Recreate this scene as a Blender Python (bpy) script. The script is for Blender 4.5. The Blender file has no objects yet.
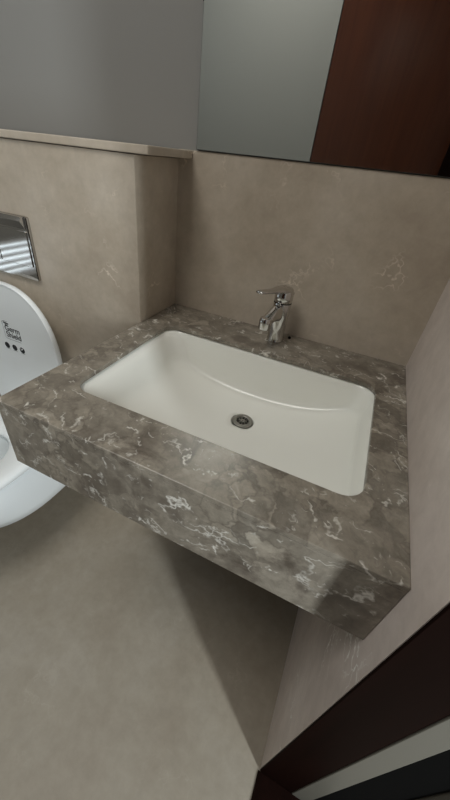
import bpy, bmesh, math
from mathutils import Matrix, Vector
PI = math.pi
C = bpy.context.scene.collection
scn = bpy.context.scene

# ---------------------------------------------------------------- camera, world, light
cd = bpy.data.cameras.new('camera'); cam = bpy.data.objects.new('camera', cd); C.objects.link(cam)
Mr = Matrix(((0.9000230866, -0.3180077036, 0.2980428561),
             (0.4259103801, 0.4965747785, -0.7563159641),
             (0.0925137377, 0.8076413745, 0.5823715468)))
cam.matrix_world = Matrix.Translation((0.47356793, -0.81367175, 1.20609062)) @ Mr.to_4x4()
cd.sensor_fit = 'AUTO'; cd.sensor_width = 36.0
cd.lens = 332.439 / 800 * 36
cd.shift_x = (225 - 213.75) / 800; cd.shift_y = -(400 - 395.327) / 800
cd.clip_start = 0.01
scn.camera = cam

w = bpy.data.worlds.new('world'); scn.world = w; w.use_nodes = True
w.node_tree.nodes['Background'].inputs[0].default_value = (0.75, 0.78, 0.8, 1)
w.node_tree.nodes['Background'].inputs[1].default_value = 0.33

def area(name, loc, target, size, power, col, size_y=None):
    l = bpy.data.lights.new(name, 'AREA'); l.energy = power; l.color = col
    l.size = size
    if size_y: l.shape = 'RECTANGLE'; l.size_y = size_y
    o = bpy.data.objects.new(name, l); C.objects.link(o); o.location = loc
    o.rotation_euler = (Vector(target) - Vector(loc)).to_track_quat('-Z', 'Y').to_euler()
    return o
# light falling in through the doorway on the right, from the corridor
area('corridor_light', (1.80, -1.42, 1.12), (-.1, -0.35, 0.75), 0.12, 29.0, (0.9, 0.97, 1.0), 1.3)
# soft ceiling light over the toilet side
cl = area('ceiling_light', (-0.25, -1.0, 2.36), (-0.2, -0.75, 0), 0.6, 8.4, (1.0, 0.975, 0.925))
cl.data.spread = math.radians(150)

scn.view_settings.view_transform = 'Standard'; scn.view_settings.look = 'None'
scn.view_settings.gamma = 1.0; scn.view_settings.use_curve_mapping = False
scn.view_settings.exposure = 0.08

# ---------------------------------------------------------------- helpers
def mat(name, col=(.5, .5, .5), rough=.5, metal=0., spec=.5, coat=0.):
    m = bpy.data.materials.new(name); m.use_nodes = True
    b = m.node_tree.nodes['Principled BSDF']
    b.inputs['Base Color'].default_value = (*col, 1)
    b.inputs['Roughness'].default_value = rough
    b.inputs['Metallic'].default_value = metal
    b.inputs['Specular IOR Level'].default_value = spec
    b.inputs['Coat Weight'].default_value = coat
    return m
def nd(m, t, **k):
    n = m.node_tree.nodes.new(t)
    for a, v in k.items(): setattr(n, a, v)
    return n
def lk(m, a, b): m.node_tree.links.new(a, b)
def ramp(m, fac, stops):
    r = nd(m, 'ShaderNodeValToRGB'); lk(m, fac, r.inputs[0])
    e = r.color_ramp.elements
    e[0].position, e[0].color = stops[0][0], (*stops[0][1], 1)
    e[1].position, e[1].color = stops[-1][0], (*stops[-1][1], 1)
    for p, c in stops[1:-1]:
        x = e.new(p); x.color = (*c, 1)
    return r.outputs[0]
def noise(m, vec, scale, detail=4, rough=.55, dist=0.):
    n = nd(m, 'ShaderNodeTexNoise'); lk(m, vec, n.inputs['Vector'])
    n.inputs['Scale'].default_value = scale; n.inputs['Detail'].default_value = detail
    n.inputs['Roughness'].default_value = rough; n.inputs['Distortion'].default_value = dist
    return n
def mix(m, fac, a, b, mode='MIX'):
    x = nd(m, 'ShaderNodeMix', data_type='RGBA', blend_type=mode)
    if isinstance(fac, (int, float)): x.inputs[0].default_value = fac
    else: lk(m, fac, x.inputs[0])
    for s, v in ((6, a), (7, b)):
        if isinstance(v, tuple): x.inputs[s].default_value = (*v, 1)
        else: lk(m, v, x.inputs[s])
    return x.outputs[2]
def math_(m, op, a, b):
    x = nd(m, 'ShaderNodeMath', operation=op)
    for i, v in ((0, a), (1, b)):
        if isinstance(v, (int, float)): x.inputs[i].default_value = v
        else: lk(m, v, x.inputs[i])
    return x.outputs[0]

def wall_stone(name, base, dark, light, seed=0., rough=.38, fleck=.35):
    """beige marble with cloudy patches and a few pale flecks"""
    m = mat(name, base, rough)
    tc = nd(m, 'ShaderNodeTexCoord'); mp = nd(m, 'ShaderNodeMapping')
    mp.inputs['Location'].default_value = (seed, seed * 1.7, seed * .6)
    lk(m, tc.outputs['Object'], mp.inputs[0]); v = mp.outputs[0]
    n1 = noise(m, v, 3.0, 6, .62, .15)
    c = ramp(m, n1.outputs[0], [(.3, dark), (.5, base), (.7, light)])
    n2 = noise(m, v, 30, 5, .7, .2)
    f2 = ramp(m, n2.outputs[0], [(.35, (.93, .925, .92)), (.65, (1.06, 1.06, 1.06))])
    c = mix(m, 1.0, c, f2, 'MULTIPLY')
    # pale flecks
    vo = nd(m, 'ShaderNodeTexVoronoi', feature='DISTANCE_TO_EDGE'); vo.inputs['Scale'].default_value = 13
    n3 = noise(m, v, 9, 4, .6, 0)
    vm = nd(m, 'ShaderNodeMix', data_type='VECTOR'); vm.inputs[0].default_value = .22
    lk(m, v, vm.inputs[4]); lk(m, n3.outputs[1], vm.inputs[5]); lk(m, vm.outputs[1], vo.inputs['Vector'])
    e = ramp(m, vo.outputs[0], [(0, (1, 1, 1)), (.03, (0, 0, 0))])
    g = ramp(m, noise(m, v, 7, 3, .5, 0).outputs[0], [(.56, (0, 0, 0)), (.66, (1, 1, 1))])
    f = math_(m, 'MULTIPLY', math_(m, 'MULTIPLY', e, g), fleck)
    c = mix(m, f, c, tuple(min(1, x * 1.6) for x in light))
    lk(m, c, m.node_tree.nodes['Principled BSDF'].inputs['Base Color'])
    return m

def counter_stone(name, dark, mid, light, vein, seed=0., rough=.33):
    """grey brown marble: breccia blotches, short white veins and flecks"""
    m = mat(name, mid, rough)
    tc = nd(m, 'ShaderNodeTexCoord'); mp = nd(m, 'ShaderNodeMapping')
    mp.inputs['Location'].default_value = (seed, seed * 1.3, seed * .7)
    mp.inputs['Rotation'].default_value = (.3, .2, .5)
    lk(m, tc.outputs['Object'], mp.inputs[0]); v = mp.outputs[0]
    n1 = noise(m, v, 8, 8, .68, .7)
    c = ramp(m, n1.outputs[0], [(.33, dark), (.45, mid), (.58, mid), (.70, light)])
    n0 = noise(m, v, 42, 7, .75, .4)
    c = mix(m, 1.0, c, ramp(m, n0.outputs[0], [(.3, (.62, .61, .6)), (.7, (1.3, 1.3, 1.3))]), 'MULTIPLY')
    # warped coordinates
    n3 = noise(m, v, 14, 4, .6, 0)
    vm = nd(m, 'ShaderNodeMix', data_type='VECTOR'); vm.inputs[0].default_value = .10
    lk(m, v, vm.inputs[4]); lk(m, n3.outputs[1], vm.inputs[5]); wv = vm.outputs[1]
    def veins(scale, width, mscale, lo, hi, amt):
        st = nd(m, 'ShaderNodeMapping'); st.inputs['Scale'].default_value = (1, 1.8, 1.5)
        st.inputs['Location'].default_value = (scale, 0, 0)
        lk(m, wv, st.inputs[0])
        vo = nd(m, 'ShaderNodeTexVoronoi', feature='DISTANCE_TO_EDGE'); vo.inputs['Scale'].default_value = scale
        lk(m, st.outputs[0], vo.inputs['Vector'])
        e = ramp(m, vo.outputs[0], [(0, (1, 1, 1)), (width, (0, 0, 0))])
        g = ramp(m, noise(m, st.outputs[0], mscale, 3, .55, .4).outputs[0], [(lo, (0, 0, 0)), (hi, (1, 1, 1))])
        return math_(m, 'MULTIPLY', math_(m, 'MULTIPLY', e, g), amt)
    # broken angular fragments
    vb = nd(m, 'ShaderNodeTexVoronoi'); vb.inputs['Scale'].default_value = 26; lk(m, wv, vb.inputs['Vector'])
    bm_ = ramp(m, noise(m, v, 6, 3, .55, 0).outputs[0], [(.42, (0, 0, 0)), (.56, (1, 1, 1))])
    sep = nd(m, 'ShaderNodeSeparateColor'); lk(m, vb.outputs['Color'], sep.inputs[0])
    fr = ramp(m, sep.outputs[0], [(.2, (.45, .43, .41)), (.5, (.95, .94, .92)), (.85, (1.25, 1.24, 1.22))])
    c = mix(m, math_(m, 'MULTIPLY', bm_, .6), c, mix(m, 1.0, c, fr, 'MULTIPLY'))
    ve = nd(m, 'ShaderNodeTexVoronoi', feature='DISTANCE_TO_EDGE'); ve.inputs['Scale'].default_value = 26; lk(m, wv, ve.inputs['Vector'])
    ed = math_(m, 'MULTIPLY', ramp(m, ve.outputs[0], [(0, (1, 1, 1)), (.09, (0, 0, 0))]), math_(m, 'MULTIPLY', bm_, .55))
    c = mix(m, ed, c, dark)
    # dark cells
    vd = nd(m, 'ShaderNodeTexVoronoi'); vd.inputs['Scale'].default_value = 24; lk(m, wv, vd.inputs['Vector'])
    dm = ramp(m, noise(m, v, 5, 2, .5, 0).outputs[0], [(.48, (0, 0, 0)), (.6, (1, 1, 1))])
    dk = math_(m, 'MULTIPLY', ramp(m, vd.outputs['Distance'], [(.25, (1, 1, 1)), (.6, (0, 0, 0))]), dm)
    c = mix(m, math_(m, 'MULTIPLY', dk, .7), c, dark)
    c = mix(m, veins(14, .07, 22, .59, .65, .85), c, vein)
    c = mix(m, veins(34, .10, 26, .59, .66, .6), c, vein)
    c = mix(m, veins(8, .022, 9, .54, .62, .6), c, vein)
    lk(m, c, m.node_tree.nodes['Principled BSDF'].inputs['Base Color'])
    return m

def wood(name, a, b, rough=.25, spec=.5):
    m = mat(name, a, rough)
    tc = nd(m, 'ShaderNodeTexCoord'); mp = nd(m, 'ShaderNodeMapping')
    mp.inputs['Scale'].default_value = (14, 14, .8)
    lk(m, tc.outputs['Object'], mp.inputs[0])
    n = noise(m, mp.outputs[0], 2, 5, .6, .5)
    lk(m, ramp(m, n.outputs[0], [(.3, a), (.7, b)]), m.node_tree.nodes['Principled BSDF'].inputs['Base Color'])
    m.node_tree.nodes['Principled BSDF'].inputs['Specular IOR Level'].default_value = spec
    return m

M = {}
M['tile'] = wall_stone('beige_marble', (.455, .39, .31), (.365, .30, .23), (.545, .48, .40), 0, .38, .6)
M['floor'] = wall_stone('floor_marble', (.31, .272, .214), (.275, .234, .180), (.345, .308, .252), 5, .5, .15)
M['right'] = wall_stone('right_wall_marble', (.62, .54, .49), (.54, .465, .42), (.72, .64, .59), 9, .38, .9)
M['counter'] = counter_stone('grey_brown_marble', (.105, .086, .068), (.250, .222, .180), (.34, .312, .262), (.80, .77, .70))
M['paint'] = mat('grey_paint', (.25, .244, .229), .7)
M['ceil'] = mat('ceiling_paint', (.62, .62, .59), .8)
M['ceramic'] = mat('white_ceramic', (.84, .84, .78), .2)
M['wcceramic'] = mat('cool_white_ceramic', (.88, .92, .93), .2)
M['plastic'] = mat('white_plastic', (.90, .93, .93), .28)
M['chrome'] = mat('chrome', (.62, .61, .59), .12, 1.0)
M['satin'] = mat('satin_chrome', (.42, .40, .37), .07, 1.0)
M['steel'] = mat('brushed_steel', (.36, .35, .32), .42, 1.0)
M['black'] = mat('black', (.004, .004, .004), .8, spec=.02)
M['ink'] = mat('printed_ink', (.015, .016, .018), .5)
M['mirror'] = mat('mirror_glass', (.86, .9, .87), .01, 1.0)
M['mirroredge'] = mat('mirror_edge', (.08, .085, .08), .3)
M['wood'] = wood('dark_red_wood', (.048, .014, .007), (.072, .021, .010))
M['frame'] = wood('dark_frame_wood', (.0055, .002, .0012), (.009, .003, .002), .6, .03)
M['pale'] = mat('pale_sheen_leaf', (.13, .122, .10), .45)  # pale tone stands in for light reflected off the reveal; also the leaf
M['glass_lit'] = mat('glowing_frosted_glass', (.6, .65, .7), .5)
b_ = M['glass_lit'].node_tree.nodes['Principled BSDF']
b_.inputs['Emission Color'].default_value = (.78, .9, 1.0, 1); b_.inputs['Emission Strength'].default_value = 2.2  # glow shared by the high window and the added stripe panel
M['alu'] = mat('white_aluminium', (.6, .6, .6), .4)

def mk(name, bm, m, parent=None, smooth=False, bevel=0., seg=2, autos=True):
    bmesh.ops.recalc_face_normals(bm, faces=bm.faces)
    me = bpy.data.meshes.new(name); bm.to_mesh(me); bm.free()
    o = bpy.data.objects.new(name, me); C.objects.link(o)
    if isinstance(m, (list, tuple)):
        for x in m: me.materials.append(x)
    else: me.materials.append(m)
    if smooth:
        for p in me.polygons: p.use_smooth = True
    if bevel:
        b = o.modifiers.new('bevel', 'BEVEL'); b.width = bevel; b.segments = seg
        b.limit_method = 'ANGLE'; b.angle_limit = math.radians(35)
    if parent is not None:
        o.parent = parent
        if parent.type == 'EMPTY': o.matrix_parent_inverse = Matrix.Translation(-parent.location)
    return o
def thing(name, label, cat, loc, group=None):
    o = bpy.data.objects.new(name, None); C.objects.link(o); o.location = loc
    o.empty_display_size = .05
    o['label'] = label; o['category'] = cat
    if group: o['group'] = group
    return o
def tag(o, label, cat):
    o['label'] = label; o['category'] = cat; return o
def struct(o): o['kind'] = 'structure'; return o
def box(bm, x0, x1, y0, y1, z0, z1, mi=0):
    vs = [bm.verts.new((x, y, z)) for x in (x0, x1) for y in (y0, y1) for z in (z0, z1)]
    for f in ((0, 1, 3, 2), (4, 6, 7, 5), (0, 4, 5, 1), (2, 3, 7, 6), (0, 2, 6, 4), (1, 5, 7, 3)):
        bm.faces.new([vs[i] for i in f]).material_index = mi
    return vs
def boxes(*bs):
    bm = bmesh.new()
    for b in bs: box(bm, *b)
    return bm
def loft(bm, rings, cap0=True, cap1=True, closed=True):
    R = [[bm.verts.new(p) for p in r] for r in rings]
    n = len(R[0])
    for a, b in zip(R, R[1:]):
        for i in range(n if closed else n - 1):
            j = (i + 1) % n
            bm.faces.new((a[i], a[j], b[j], b[i]))
    if cap0: bm.faces.new(R[0])
    if cap1: bm.faces.new(R[-1])
    return R
def circle(c, r, n=32, axis=Vector((0, 0, 1)), ref=None):
    axis = Vector(axis).normalized()
    u = (Vector(ref) if ref else axis.orthogonal()).normalized(); v = axis.cross(u)
    return [Vector(c) + r * (math.cos(t) * u + math.sin(t) * v) for t in (2 * PI * i / n for i in range(n))]
def lathe(bm, c, prof, n=40, cap0=True, cap1=True):
    return loft(bm, [circle((c[0], c[1], z), r, n, (0, 0, 1), (1, 0, 0)) for r, z in prof], cap0, cap1)
def rrect(x0, x1, y0, y1, r, z, n=8):
    pts = []
    for cx, cy, a0 in ((x1 - r, y1 - r, 0), (x0 + r, y1 - r, 90), (x0 + r, y0 + r, 180), (x1 - r, y0 + r, 270)):
        for i in range(n + 1):
            a = math.radians(a0 + 90 * i / n)
            pts.append((cx + r * math.cos(a), cy + r * math.sin(a), z))
    # extra points along the straight sides, evenly
    out = []
    for i, p in enumerate(pts):
        out.append(p)
        if i % (n + 1) == n:
            q = pts[(i + 1) % len(pts)]
            for k in range(1, 12):
                t = k / 12; out.append(tuple(p[j] * (1 - t) + q[j] * t for j in range(3)))
    return out

W = 0.6244; D = 0.5572; Z = 0.85; T = 0.146; dB = 0.1693
XL = -1.15; YF = -1.40; ZC = 2.40; YJ = -0.603; YE = -1.33
LZ = 1.194

# ---------------------------------------------------------------- the room
struct(mk('floor', boxes((XL, 2.6, -2.6, .05, -.05, 0)), M['floor']))
struct(mk('ceiling', boxes((XL, W + .12, YF, .05, ZC, ZC + .05)), M['ceil']))
struct(mk('wall_back', boxes((XL - .05, W + .12, .006, .06, 0, ZC)), M['paint']))
# stone cladding of the niche behind the counter, up to the mirror
struct(mk('wall_niche', boxes((0, W, -.0, .006, 0, 1.2115)), M['tile']))
# low cistern wall beside the counter, with its ledge
struct(mk('wall_cistern', boxes((XL, 0, -dB, .006, 0, LZ)), M['tile'], bevel=.0015))
struct(mk('trim_1', boxes((XL, .036, -dB - .006, -.0005, LZ + .0015, LZ + .0165)), M['tile'], bevel=.002))
struct(mk('wall_left', boxes((XL - .05, XL, YF, .05, 0, .60), (XL - .05, XL, YF, -1.02, .6, ZC), (XL - .05, XL, -.50, .05, .6, ZC), (XL - .05, XL, -1.02, -.875, .6, .78), (XL - .05, XL, -.62, -.50, .78, ZC),
                             (XL - .05, XL, -1.02, -.62, .78, 1.45), (XL - .05, XL, -1.02, -.62, 2.1, ZC)), M['paint']))
struct(mk('wall_right', boxes((W, W + .17, YJ, .06, 0, ZC)), M['right']))
struct(mk('wall_front', boxes((XL - .05, 0.0, YF - .05, YF, 0, ZC), (0.0, W + .12, YF - .05, YF, 2.15, ZC)), M['paint']))
# wooden door in the front wall, seen in the mirror
d2 = struct(mk('door_2', boxes((0.003, W + .11, YF - .045, YF - .005, .004, 2.145)), M['wood'], bevel=.002))
hb = bmesh.new()
loft(hb, [circle((.09, YF - .005, 1.0), .024, 24, (0, 1, 0)), circle((.09, YF + .004, 1.0), .024, 24, (0, 1, 0)), circle((.09, YF + .004, 1.0), .010, 24, (0, 1, 0)), circle((.09, YF + .045, 1.0), .010, 24, (0, 1, 0))])
box(hb, .08, .21, YF + .035, YF + .050, .99, 1.01)
mk('door_handle', hb, M['satin'], d2, bevel=.002)
# doorway in the right wall: wooden frame, pale strip painting light on the lacquered reveal, dark open leaf
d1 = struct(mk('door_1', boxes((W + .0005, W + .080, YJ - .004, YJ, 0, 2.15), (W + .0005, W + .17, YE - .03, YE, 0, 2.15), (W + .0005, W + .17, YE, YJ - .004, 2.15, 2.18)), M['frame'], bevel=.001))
mk('reveal_sheen', boxes((W + .0805, W + .113, YJ - .0055, YJ - .001, .003, 2.149)), M['pale'], d1, bevel=.001)
mk('door_seal', boxes((W + .1135, W + .168, YJ - .0045, YJ - .001, .003, 2.149)), M['black'], d1, bevel=.001)
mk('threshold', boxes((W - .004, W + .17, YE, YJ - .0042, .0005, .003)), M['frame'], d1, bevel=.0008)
mk('door_leaf', boxes((W + .172, W + .90, YJ - .012, YJ + .03, .008, 2.14)), M['pale'], d1, bevel=.002)
struct(mk('wall_corridor', boxes((W + .17, 2.6, -.56, -.50, 0, ZC)), M['paint']))

# lit window high on the left wall, and a low slatted glow added for the flush plate's stripes
win = struct(mk('window_1', boxes((XL - .04, XL + .004, -1.02, -.98, 1.45, 2.1), (XL - .04, XL + .004, -.66, -.62, 1.45, 2.1),
                                  (XL - .04, XL + .004, -.98, -.66, 1.45, 1.49), (XL - .04, XL + .004, -.98, -.66, 2.06, 2.1)), M['alu'], bevel=.002))
mk('lit_pane', boxes((XL - .035, XL - .03, -.98, -.66, 1.49, 2.06)), M['glass_lit'], win)
w2 = struct(mk('stripe_panel', boxes((XL - .04, XL + .004, -.875, -.86, .6, .78), (XL - .04, XL + .004, -.515, -.50, .6, .78),
                                 (XL - .04, XL + .004, -.86, -.515, .6, .625), (XL - .04, XL + .004, -.86, -.515, .765, .78)), M['alu']))
mk('lit_pane', boxes((XL - .036, XL - .032, -.86, -.515, .625, .765)), M['glass_lit'], w2)
mk('stripe_slats', boxes(*[(XL - .028, XL - .002, -.86, -.515, .643 + k * .031, .655 + k * .031) for k in range(4)]), M['alu'], w2)

# ---------------------------------------------------------------- mirror
mz = 1.213
mi = thing('wall_mirror', 'frameless mirror on the wall above the basin, reflecting a dark wooden door', 'mirror', (.33, 0, mz))
mk('mirror_glass', boxes((.0475, W - .002, -.004, -.003, mz + .001, 2.1)), M['mirror'], mi)
mk('mirror_edge', boxes((.0465, W - .001, -.003, .005, mz, 2.101)), M['mirroredge'], mi)

# ---------------------------------------------------------------- countertop
ox0, ox1, oy0, oy1, orad = .063, .5665, -.4645, -.135, .034
ct = thing('countertop', 'grey brown marble vanity counter with white veins and deep front apron', 'counter', (W / 2, -D / 2, Z - T))
bm = bmesh.new()
inner = rrect(ox0, ox1, oy0, oy1, orad, Z)
n = len(inner); cx, cy = (ox0 + ox1) / 2, (oy0 + oy1) / 2
X0, X1, Y0, Y1 = 0.0, W, -D, 0.0
outer = []
for (x, y, z) in inner:
    outer.append([min(X1, X1 if x > ox1 - orad * .999 and False else x), y, z])
# project each inner point on the outer rectangle, corners mapped to corners
def outp(x, y):
    inx = ox0 + orad < x < ox1 - orad; iny = oy0 + orad < y < oy1 - orad
    if inx and not iny: return (x, Y1 if y > cy else Y0)
    if iny and not inx: return (X1 if x > cx else X0, y)
    sx = 1 if x > cx else -1; sy = 1 if y > cy else -1
    ccx = ox1 - orad if sx > 0 else ox0 + orad; ccy = oy1 - orad if sy > 0 else oy0 + orad
    a = math.atan2(abs(y - ccy), abs(x - ccx))
    ex = X1 if sx > 0 else X0; ey = Y1 if sy > 0 else Y0
    if a <= PI / 4 + 1e-6:
        t = a / (PI / 4); return (ex, ccy + (ey - ccy) * t)
    t = (PI / 2 - a) / (PI / 4); return (ccx + (ex - ccx) * t, ey)
outer = [outp(x, y) for x, y, z in inner]
outer = [(x - .011 * min(1, max(0, (-y - .17) / .387)) if x < .03 else x, y, Z) for x, y in outer]
TT = .009
rings = [[(x, y, Z - TT) for x, y, z in inner], inner, outer, [(x, y, Z - TT) for x, y, z in outer]]
R = loft(bm, rings, False, False)
for i in range(n):
    j = (i + 1) % n
    bm.faces.new((R[3][i], R[3][j], R[0][j], R[0][i]))
mk('stone_top', bm, M['counter'], ct, bevel=.0014)
mk('front_apron', boxes((-.0107, W - .0005, -D + .0004, -D + .0204, Z - T, Z - TT - .0002)), M['counter'], ct, bevel=.0008)
mk('side_apron', boxes((.0004 - .008, .0204 - .008, -D + .021, -dB - .03, Z - T, Z - TT - .0002)), M['counter'], ct, bevel=.0008)

# ---------------------------------------------------------------- basin
ba = thing('wash_basin', 'white rectangular undermount ceramic basin with a curved back slope', 'sink', (cx, cy, .72))
rim = Z - TT - .0005
hx = (ox1 - ox0) / 2
def floorz(x, y):
    u = abs(x - cx) / hx; v = (y - (-.25)) / .17
    return .727 + .066 * u ** 2.4 + .012 * v * v
bm = bmesh.new(); rings = []
e = .006
def ring(ins, zf, rad):
    r = rrect(ox0 - e + ins[0], ox1 + e - ins[1], oy0 - e + ins[2], oy1 + e - ins[3], rad, 0)
    return [(x, y, zf(x, y)) for x, y, z in r]
rings.append(ring((-.012, -.012, -.012, -.012), lambda x, y: rim - .008, .05))
rings.append(ring((-.012, -.012, -.012, -.012), lambda x, y: rim, .05))
rings.append(ring((0, 0, 0, 0), lambda x, y: rim, .04))
L, Rr, F, B = .045, .014, .016, .014
for t in (.08, .3, .55, .78, .9):
    rings.append(ring((.004 + L * t, .004 + Rr * t, .004 + F * t, .004 + B * t), lambda x, y, t=t: rim + (floorz(x, y) - rim) * t, .042))
for k, t in ((.003, .955), (.009, .985), (.018, 1.0)):
    rings.append(ring((.004 + L + k, .004 + Rr + k, .004 + F + k, .004 + B + k), lambda x, y, t=t: rim + (floorz(x, y) - rim) * t, .044))
base = rings[-1]
dcx, dcy = .3262, -.245
for s in (.85, .7, .55, .4, .28, .19, .13):
    rg = []
    for (x, y, z) in base:
        a = math.atan2((y - dcy) * 1.6, x - dcx)
        cxr, cyr = dcx + .021 * math.cos(a), dcy + .021 * math.sin(a)
        k = (s - .1) / .9; k = max(0, k)
        X = cxr + (x - cxr) * k; Y = cyr + (y - cyr) * k
        rg.append((X, Y, floorz(X, Y)))
    rings.append(rg)
rings.append([(x, y, z - .002) for x, y, z in
              [(dcx + (p[0] - dcx) * .93, dcy + (p[1] - dcy) * .93, p[2]) for p in rings[-1]]])
rings.append([(x, y, z - .02) for x, y, z in rings[-1]])
# outside shell
out = [[(x, y, rim - .008) for x, y, z in ring((-.012, -.012, -.012, -.012), lambda x, y: 0, .05)]]
loft(bm, list(reversed(rings)), True, False)
o2 = [ring((-.012, -.012, -.012, -.012), lambda x, y: rim - .008, .05), ring((.0, .0, .0, .0), lambda x, y: rim - .03, .05),
      ring((.02, .02, .02, .02), lambda x, y: .70, .05)]
loft(bm, o2, False, True)
bmesh.ops.remove_doubles(bm, verts=bm.verts, dist=1e-5)
mk('bowl', bm, M['ceramic'], ba, smooth=True)
# drain
dz = floorz(dcx, dcy) + .0003
bm = bmesh.new()
lathe(bm, (dcx, dcy, 0), [(.0230, dz - .003), (.0230, dz + .0008), (.0218, dz + .0016), (.0150, dz + .0010), (.0145, dz + .0002), (.0145, dz - .006)], 40, False, False)
dr = mk('drain', bm, M['steel'], ba, smooth=True)
bm = bmesh.new()
N = 9
lathe(bm, (dcx, dcy, 0), [(.0146, dz - .0035), (.0146, dz + .0004), (.0138, dz + .0006), (.0138, dz - .0035)], 40, False, False)
lathe(bm, (dcx, dcy, 0), [(.0048, dz - .0035), (.0048, dz + .0006), (.0018, dz + .0008), (.0018, dz - .0035)], 24, False, False)
for k in range(N):
    a = 2 * PI * k / N
    vs = box(bm, .0044, .0142, -.0008, .0008, dz - .003, dz + .0008)
    bmesh.ops.rotate(bm, verts=vs, cent=(0, 0, 0), matrix=Matrix.Rotation(a, 3, 'Z'))
    bmesh.ops.translate(bm, verts=vs, vec=(dcx, dcy, 0))
mk('grate', bm, M['steel'], dr)
bm = bmesh.new(); lathe(bm, (dcx, dcy, 0), [(.0144, dz - .009), (.0144, dz - .0040)], 32)
mk('drain_well', bm, M['black'], dr)

# ---------------------------------------------------------------- faucet
fx, fy = .319, -.054
fa = thing('basin_faucet', 'chrome single lever basin tap standing behind the white basin', 'faucet', (fx, fy, Z))
bm = bmesh.new()
lathe(bm, (fx, fy, 0), [(.0203, Z), (.0203, Z + .003), (.0198, Z + .004), (.0198, Z + .03), (.0212, Z + .095), (.0200, Z + .0965)], 40)
mk('body', bm, M['chrome'], fa, smooth=True, bevel=.0008)
sd = Vector((-.26, -.965, 0)).normalized(); sdl = Vector((sd.y, -sd.x, 0))
def ell(c, axis, rw, rh, n=28, p=2.6):
    axis = Vector(axis).normalized(); s = Vector((axis.y, -axis.x, 0)).normalized(); u = s.cross(axis)
    if u.z < 0: u = -u
    out = []
    for i in range(n):
        t = 2 * PI * i / n; c_, s_ = math.cos(t), math.sin(t)
        a = math.copysign(abs(c_) ** (2 / p), c_); b = math.copysign(abs(s_) ** (2 / p), s_)
        out.append(Vector(c) + s * rw * a + u * rh * b)
    return out
P0 = Vector((fx, fy, Z))
bm = bmesh.new()
path = [(.0, .072, .0150, .024), (.02, .074, .0140, .020), (.035, .073, .0130, .016), (.05, .069, .0126, .0125), (.064, .064, .0120, .010), (.072, .061, .0095, .007)]
loft(bm, [ell(P0 + sd * s + Vector((0, 0, h)), sd + Vector((0, 0, .12)), rw, rh) for s, h, rw, rh in path])
mk('spout', bm, M['chrome'], fa, smooth=True)
bm = bmesh.new()
tip = P0 + sd * .064
lathe(bm, (tip.x, tip.y, 0), [(.0125, Z + .0480), (.0140, Z + .0490), (.0140, Z + .068), (.0120, Z + .074)], 32)
mk('aerator', bm, M['chrome'], fa, smooth=True, bevel=.0005)
bm = bmesh.new()
lathe(bm, (fx, fy, 0), [(.0185, Z + .097), (.0208, Z + .0985), (.0215, Z + .108), (.0208, Z + .121), (.0170, Z + .1295), (.009, Z + .1325)], 40)
mk('lever_cap', bm, M['chrome'], fa, smooth=True)
bm = bmesh.new()
ld = Vector((-.45, -.89, 0)).normalized()
path = [(-.012, .119, .018, .0070), (.005, .1255, .0185, .0075), (.022, .127, .0150, .0060), (.042, .1275, .0105, .0042), (.065, .1290, .0095, .0040), (.083, .1305, .0092, .0036), (.087, .1305, .0078, .0022)]
loft(bm, [ell(P0 + ld * s + Vector((0, 0, h)), ld + Vector((0, 0, .12)), rw, rh) for s, h, rw, rh in path])
mk('lever', bm, M['chrome'], fa, smooth=True)
bm = bmesh.new(); lathe(bm, (fx, fy, 0), [(.0206, Z + .0955), (.0206, Z + .0985)], 32)
mk('seam_ring', bm, M['black'], fa, smooth=False)
# little screw stub behind the tap
bm = bmesh.new(); lathe(bm, (fx + .030, fy + .030, 0), [(.0035, Z), (.0035, Z + .004), (.002, Z + .005)], 16)
mk('pull_rod_stub', bm, M['black'], fa, smooth=True)

# ---------------------------------------------------------------- toilet
tx = -.427
def dshape(ins, z, yb=-dB - .004, yf=-.68, a=.184, n=26, x=tx, p=2.35, b=.24):
    """D outline: straight back, rounded front towards -y"""
    a2 = a - ins; f2 = yf + ins; b2 = b - ins * .6; yc = f2 + b2; ybk = yb - ins * .0
    pts = []
    for i in range(n + 1):
        t = PI * i / n
        c_, s_ = math.cos(t), math.sin(t)
        pts.append((x + a2 * math.copysign(abs(c_) ** (2 / p), c_), yc - b2 * abs(s_) ** (2 / p), z))
    for k in range(1, 6):
        pts.append((x - a2, yc + (ybk - yc) * k / 6, z))
    for k in range(0, 8):
        pts.append((x - a2 + 2 * a2 * k / 7, ybk, z))
    for k in range(1, 6):
        pts.append((x + a2, ybk + (yc - ybk) * k / 6, z))
    return pts
def hshape(z, a=.112, b=.150, yc=-.505, p=2.3):
    pts = []
    for (x, y, _) in dshape(.03, z):
        t = math.atan2((y - yc) / b, (x - tx) / a); c_, s_ = math.cos(t), math.sin(t)
        pts.append((tx + a * math.copysign(abs(c_) ** (2 / p), c_), yc + b * math.copysign(abs(s_) ** (2 / p), s_), z))
    return pts
wc = thing('toilet', 'white wall hung toilet with raised lid beside the marble counter', 'toilet', (tx, -.42, .13))
bm = bmesh.new()
hole = dict(yb=-.30)
rings = [dshape(.05, .185, yf=-.53), dshape(.02, .193, yf=-.56), dshape(.006, .212, yf=-.58), dshape(.001, .25, yf=-.60), dshape(.001, .31, yf=-.65), dshape(0, .385), dshape(.003, .396), dshape(.010, .400),
         hshape(.400, .118, .156), hshape(.394, .115, .153), hshape(.34, .112, .150), hshape(.26, .095, .125), hshape(.215, .05, .06)]
loft(bm, rings)
mk('bowl', bm, M['wcceramic'], wc, smooth=True, bevel=0)
bm = bmesh.new()
sh = dict(yb=-.262); shh = dict(yb=-.36)
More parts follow.
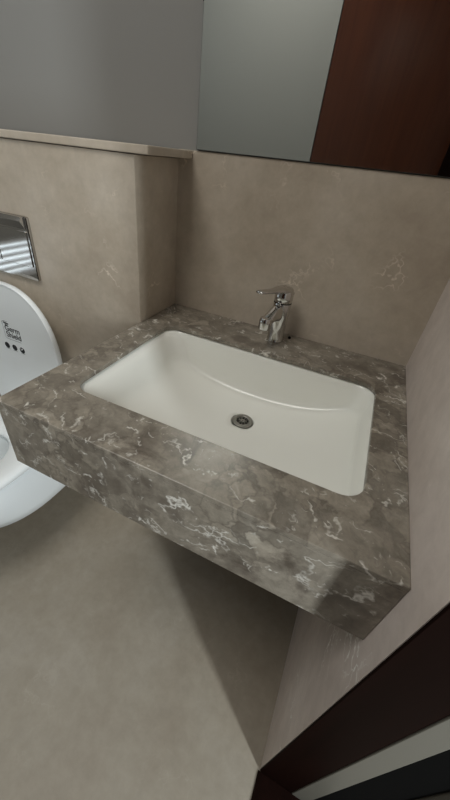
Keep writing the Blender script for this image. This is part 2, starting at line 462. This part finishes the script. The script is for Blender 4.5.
rings = [dshape(.001, .404, **sh), dshape(-.001, .407, **sh), dshape(-.001, .418, **sh), dshape(.004, .424, **sh), dshape(.02, .427, **sh),
         hshape(.4265, .120, .156), hshape(.421, .113, .149), hshape(.404, .111, .147)]
R = loft(bm, rings, False, False)
for i in range(len(R[0])):
    j = (i + 1) % len(R[0]); bm.faces.new((R[-1][i], R[-1][j], R[0][j], R[0][i]))
mk('seat', bm, M['plastic'], wc, smooth=True)
# lid standing up against the wall
def lshape(ins, y, top=.872, bot=.424, a=.170, n=30, p=2.3, b=.205):
    a2 = a - ins; b2 = b - ins; zc = top - b
    pts = []
    for i in range(n + 1):
        t = PI * i / n; c_, s_ = math.cos(t), math.sin(t)
        pts.append((tx + .002 + a2 * math.copysign(abs(c_) ** (2 / p), c_), y, zc + b2 * abs(s_) ** (2 / p)))
    for k in range(1, 5):
        u = k / 5; pts.append((tx + .002 - a2 + .004 * u * u, y, zc + (bot + ins - zc) * u))
    for k in range(0, 8):
        pts.append((tx + .002 - a2 + .004 + 2 * (a2 - .004) * k / 7, y, bot + ins))
    for k in range(1, 5):
        u = 1 - k / 5; pts.append((tx + .002 + a2 - .004 * u * u, y, zc + (bot + ins - zc) * u))
    return pts
bm = bmesh.new()
loft(bm, [lshape(.008, -.207), lshape(.002, -.209), lshape(0, -.213), lshape(0, -.2245), lshape(.0012, -.226), lshape(.0035, -.226), lshape(.006, -.2246), lshape(.010, -.2240)])
lid = mk('lid', bm, M['plastic'], wc, smooth=True)
bm = bmesh.new()
bm.free()
for s in (-1, 1):
    bm = bmesh.new()
    loft(bm, [circle((tx + s * .075 - .02, -.222, .425), .013, 20, (1, 0, 0)), circle((tx + s * .075 + .02, -.222, .425), .013, 20, (1, 0, 0))])
    mk('hinge', bm, M['plastic'], wc, bevel=.001)
# printed sticker on the lid
YS = -.2245
def text(s, x, z, size, name, shear=.0, sx=1.):
    cu = bpy.data.curves.new(name, 'FONT'); cu.body = s; cu.size = size; cu.extrude = .00015; cu.offset = size * .012
    cu.shear = shear
    t = bpy.data.objects.new(name, cu); C.objects.link(t)
    me = bpy.data.meshes.new_from_object(t, depsgraph=bpy.context.evaluated_depsgraph_get())
    bpy.data.objects.remove(t)
    me.transform(Matrix.Translation((x, YS, z)) @ Matrix.Rotation(PI / 2, 4, 'X') @ Matrix.Diagonal((sx, 1, 1, 1)))
    o = bpy.data.objects.new(name, me); C.objects.link(o); me.materials.clear(); me.materials.append(M['ink'])
    o.parent = lid
    return o
text('Germ', -.4545, .7235, .026, 'printed_word')
text('Shield', -.4545, .7025, .026, 'printed_word')
bm = bmesh.new()
def strip(bm, pts, wd):
    for (x0, z0), (x1, z1) in zip(pts, pts[1:]):
        d = Vector((x1 - x0, z1 - z0)).normalized() * wd / 2; nn = Vector((-d.y, d.x))
        q = [(x0 - d.x + nn.x, z0 - d.y + nn.y), (x0 - d.x - nn.x, z0 - d.y - nn.y), (x1 + d.x - nn.x, z1 + d.y - nn.y), (x1 + d.x + nn.x, z1 + d.y + nn.y)]
        bm.faces.new([bm.verts.new((a, YS, b)) for a, b in q])
strip(bm, [(-.436, .7535), (-.452, .7545), (-.4605, .750), (-.4605, .699), (-.456, .6955), (-.398, .6955)], .0009)
strip(bm, [(-.4535, .7490), (-.4360, .7470)], .004)
strip(bm, [(-.4480, .7490), (-.4480, .7420), (-.4400, .7420)], .0028)
mk('printed_frame', bm, M['ink'], lid)
for k, x in enumerate((-.466, -.434, -.402)):
    bm = bmesh.new(); loft(bm, [circle((x, YS + .0002, .669), .0100, 24, (0, 1, 0)), circle((x, YS - .0002, .669), .0100, 24, (0, 1, 0))])
    dot = mk('printed_dot', bm, M['ink'], lid)
    bm = bmesh.new(); strip(bm, [(x - .008, .6575), (x + .008, .6575)], .0012)
    mk('printed_caption', bm, mat('grey_ink', (.25, .26, .27), .5) if k == 0 else bpy.data.materials['grey_ink'], lid)
bm = bmesh.new()
YS -= .0006
strip(bm, [(-.4060, .6735), (-.4035, .6700), (-.3985, .6755)], .0030)
mk('printed_tick', bm, M['plastic'], lid)

# ---------------------------------------------------------------- flush plate
px0, px1, pz0, pz1 = -.565, -.322, .884, 1.042
fp = thing('flush_plate', 'chrome rectangular flush plate on the wall above the raised toilet lid', 'flush plate', (-.443, -dB, pz0))
def rrectxz(x0, x1, z0, z1, r, y):
    return [(p[0], y, p[1]) for p in rrect(x0, x1, z0, z1, r, 0, 5)]
bm = bmesh.new()
loft(bm, [rrectxz(px0 + .001, px1 - .001, pz0 + .001, pz1 - .001, .004, -dB), rrectxz(px0, px1, pz0, pz1, .005, -dB - .002), rrectxz(px0, px1, pz0, pz1, .005, -dB - .008),
          rrectxz(px0 + .0015, px1 - .0015, pz0 + .0015, pz1 - .0015, .004, -dB - .0095)])
mk('plate', bm, M['satin'], fp, bevel=0)
bm = bmesh.new()
prof = [(1.013, -.0095), (1.015, -.0125), (1.032, -.0235), (1.0415, -.0175), (1.0415, -.0095)]
loft(bm, [[(x, -dB + yy, z) for z, yy in prof] for x in (px0 + .004, px1 - .007)])
mk('push_bar', bm, M['satin'], fp, bevel=.0006)
for (a, b) in ((px0 + .006, -.446), (-.444, px1 - .008)):
    bm = bmesh.new()
    loft(bm, [rrectxz(a, b, pz0 + .036, 1.008, .004, -dB - .0094), rrectxz(a, b, pz0 + .036, 1.008, .004, -dB - .0112), rrectxz(a + .001, b - .001, pz0 + .037, 1.007, .0035, -dB - .0118)])
    mk('flush_button', bm, M['satin'], fp)
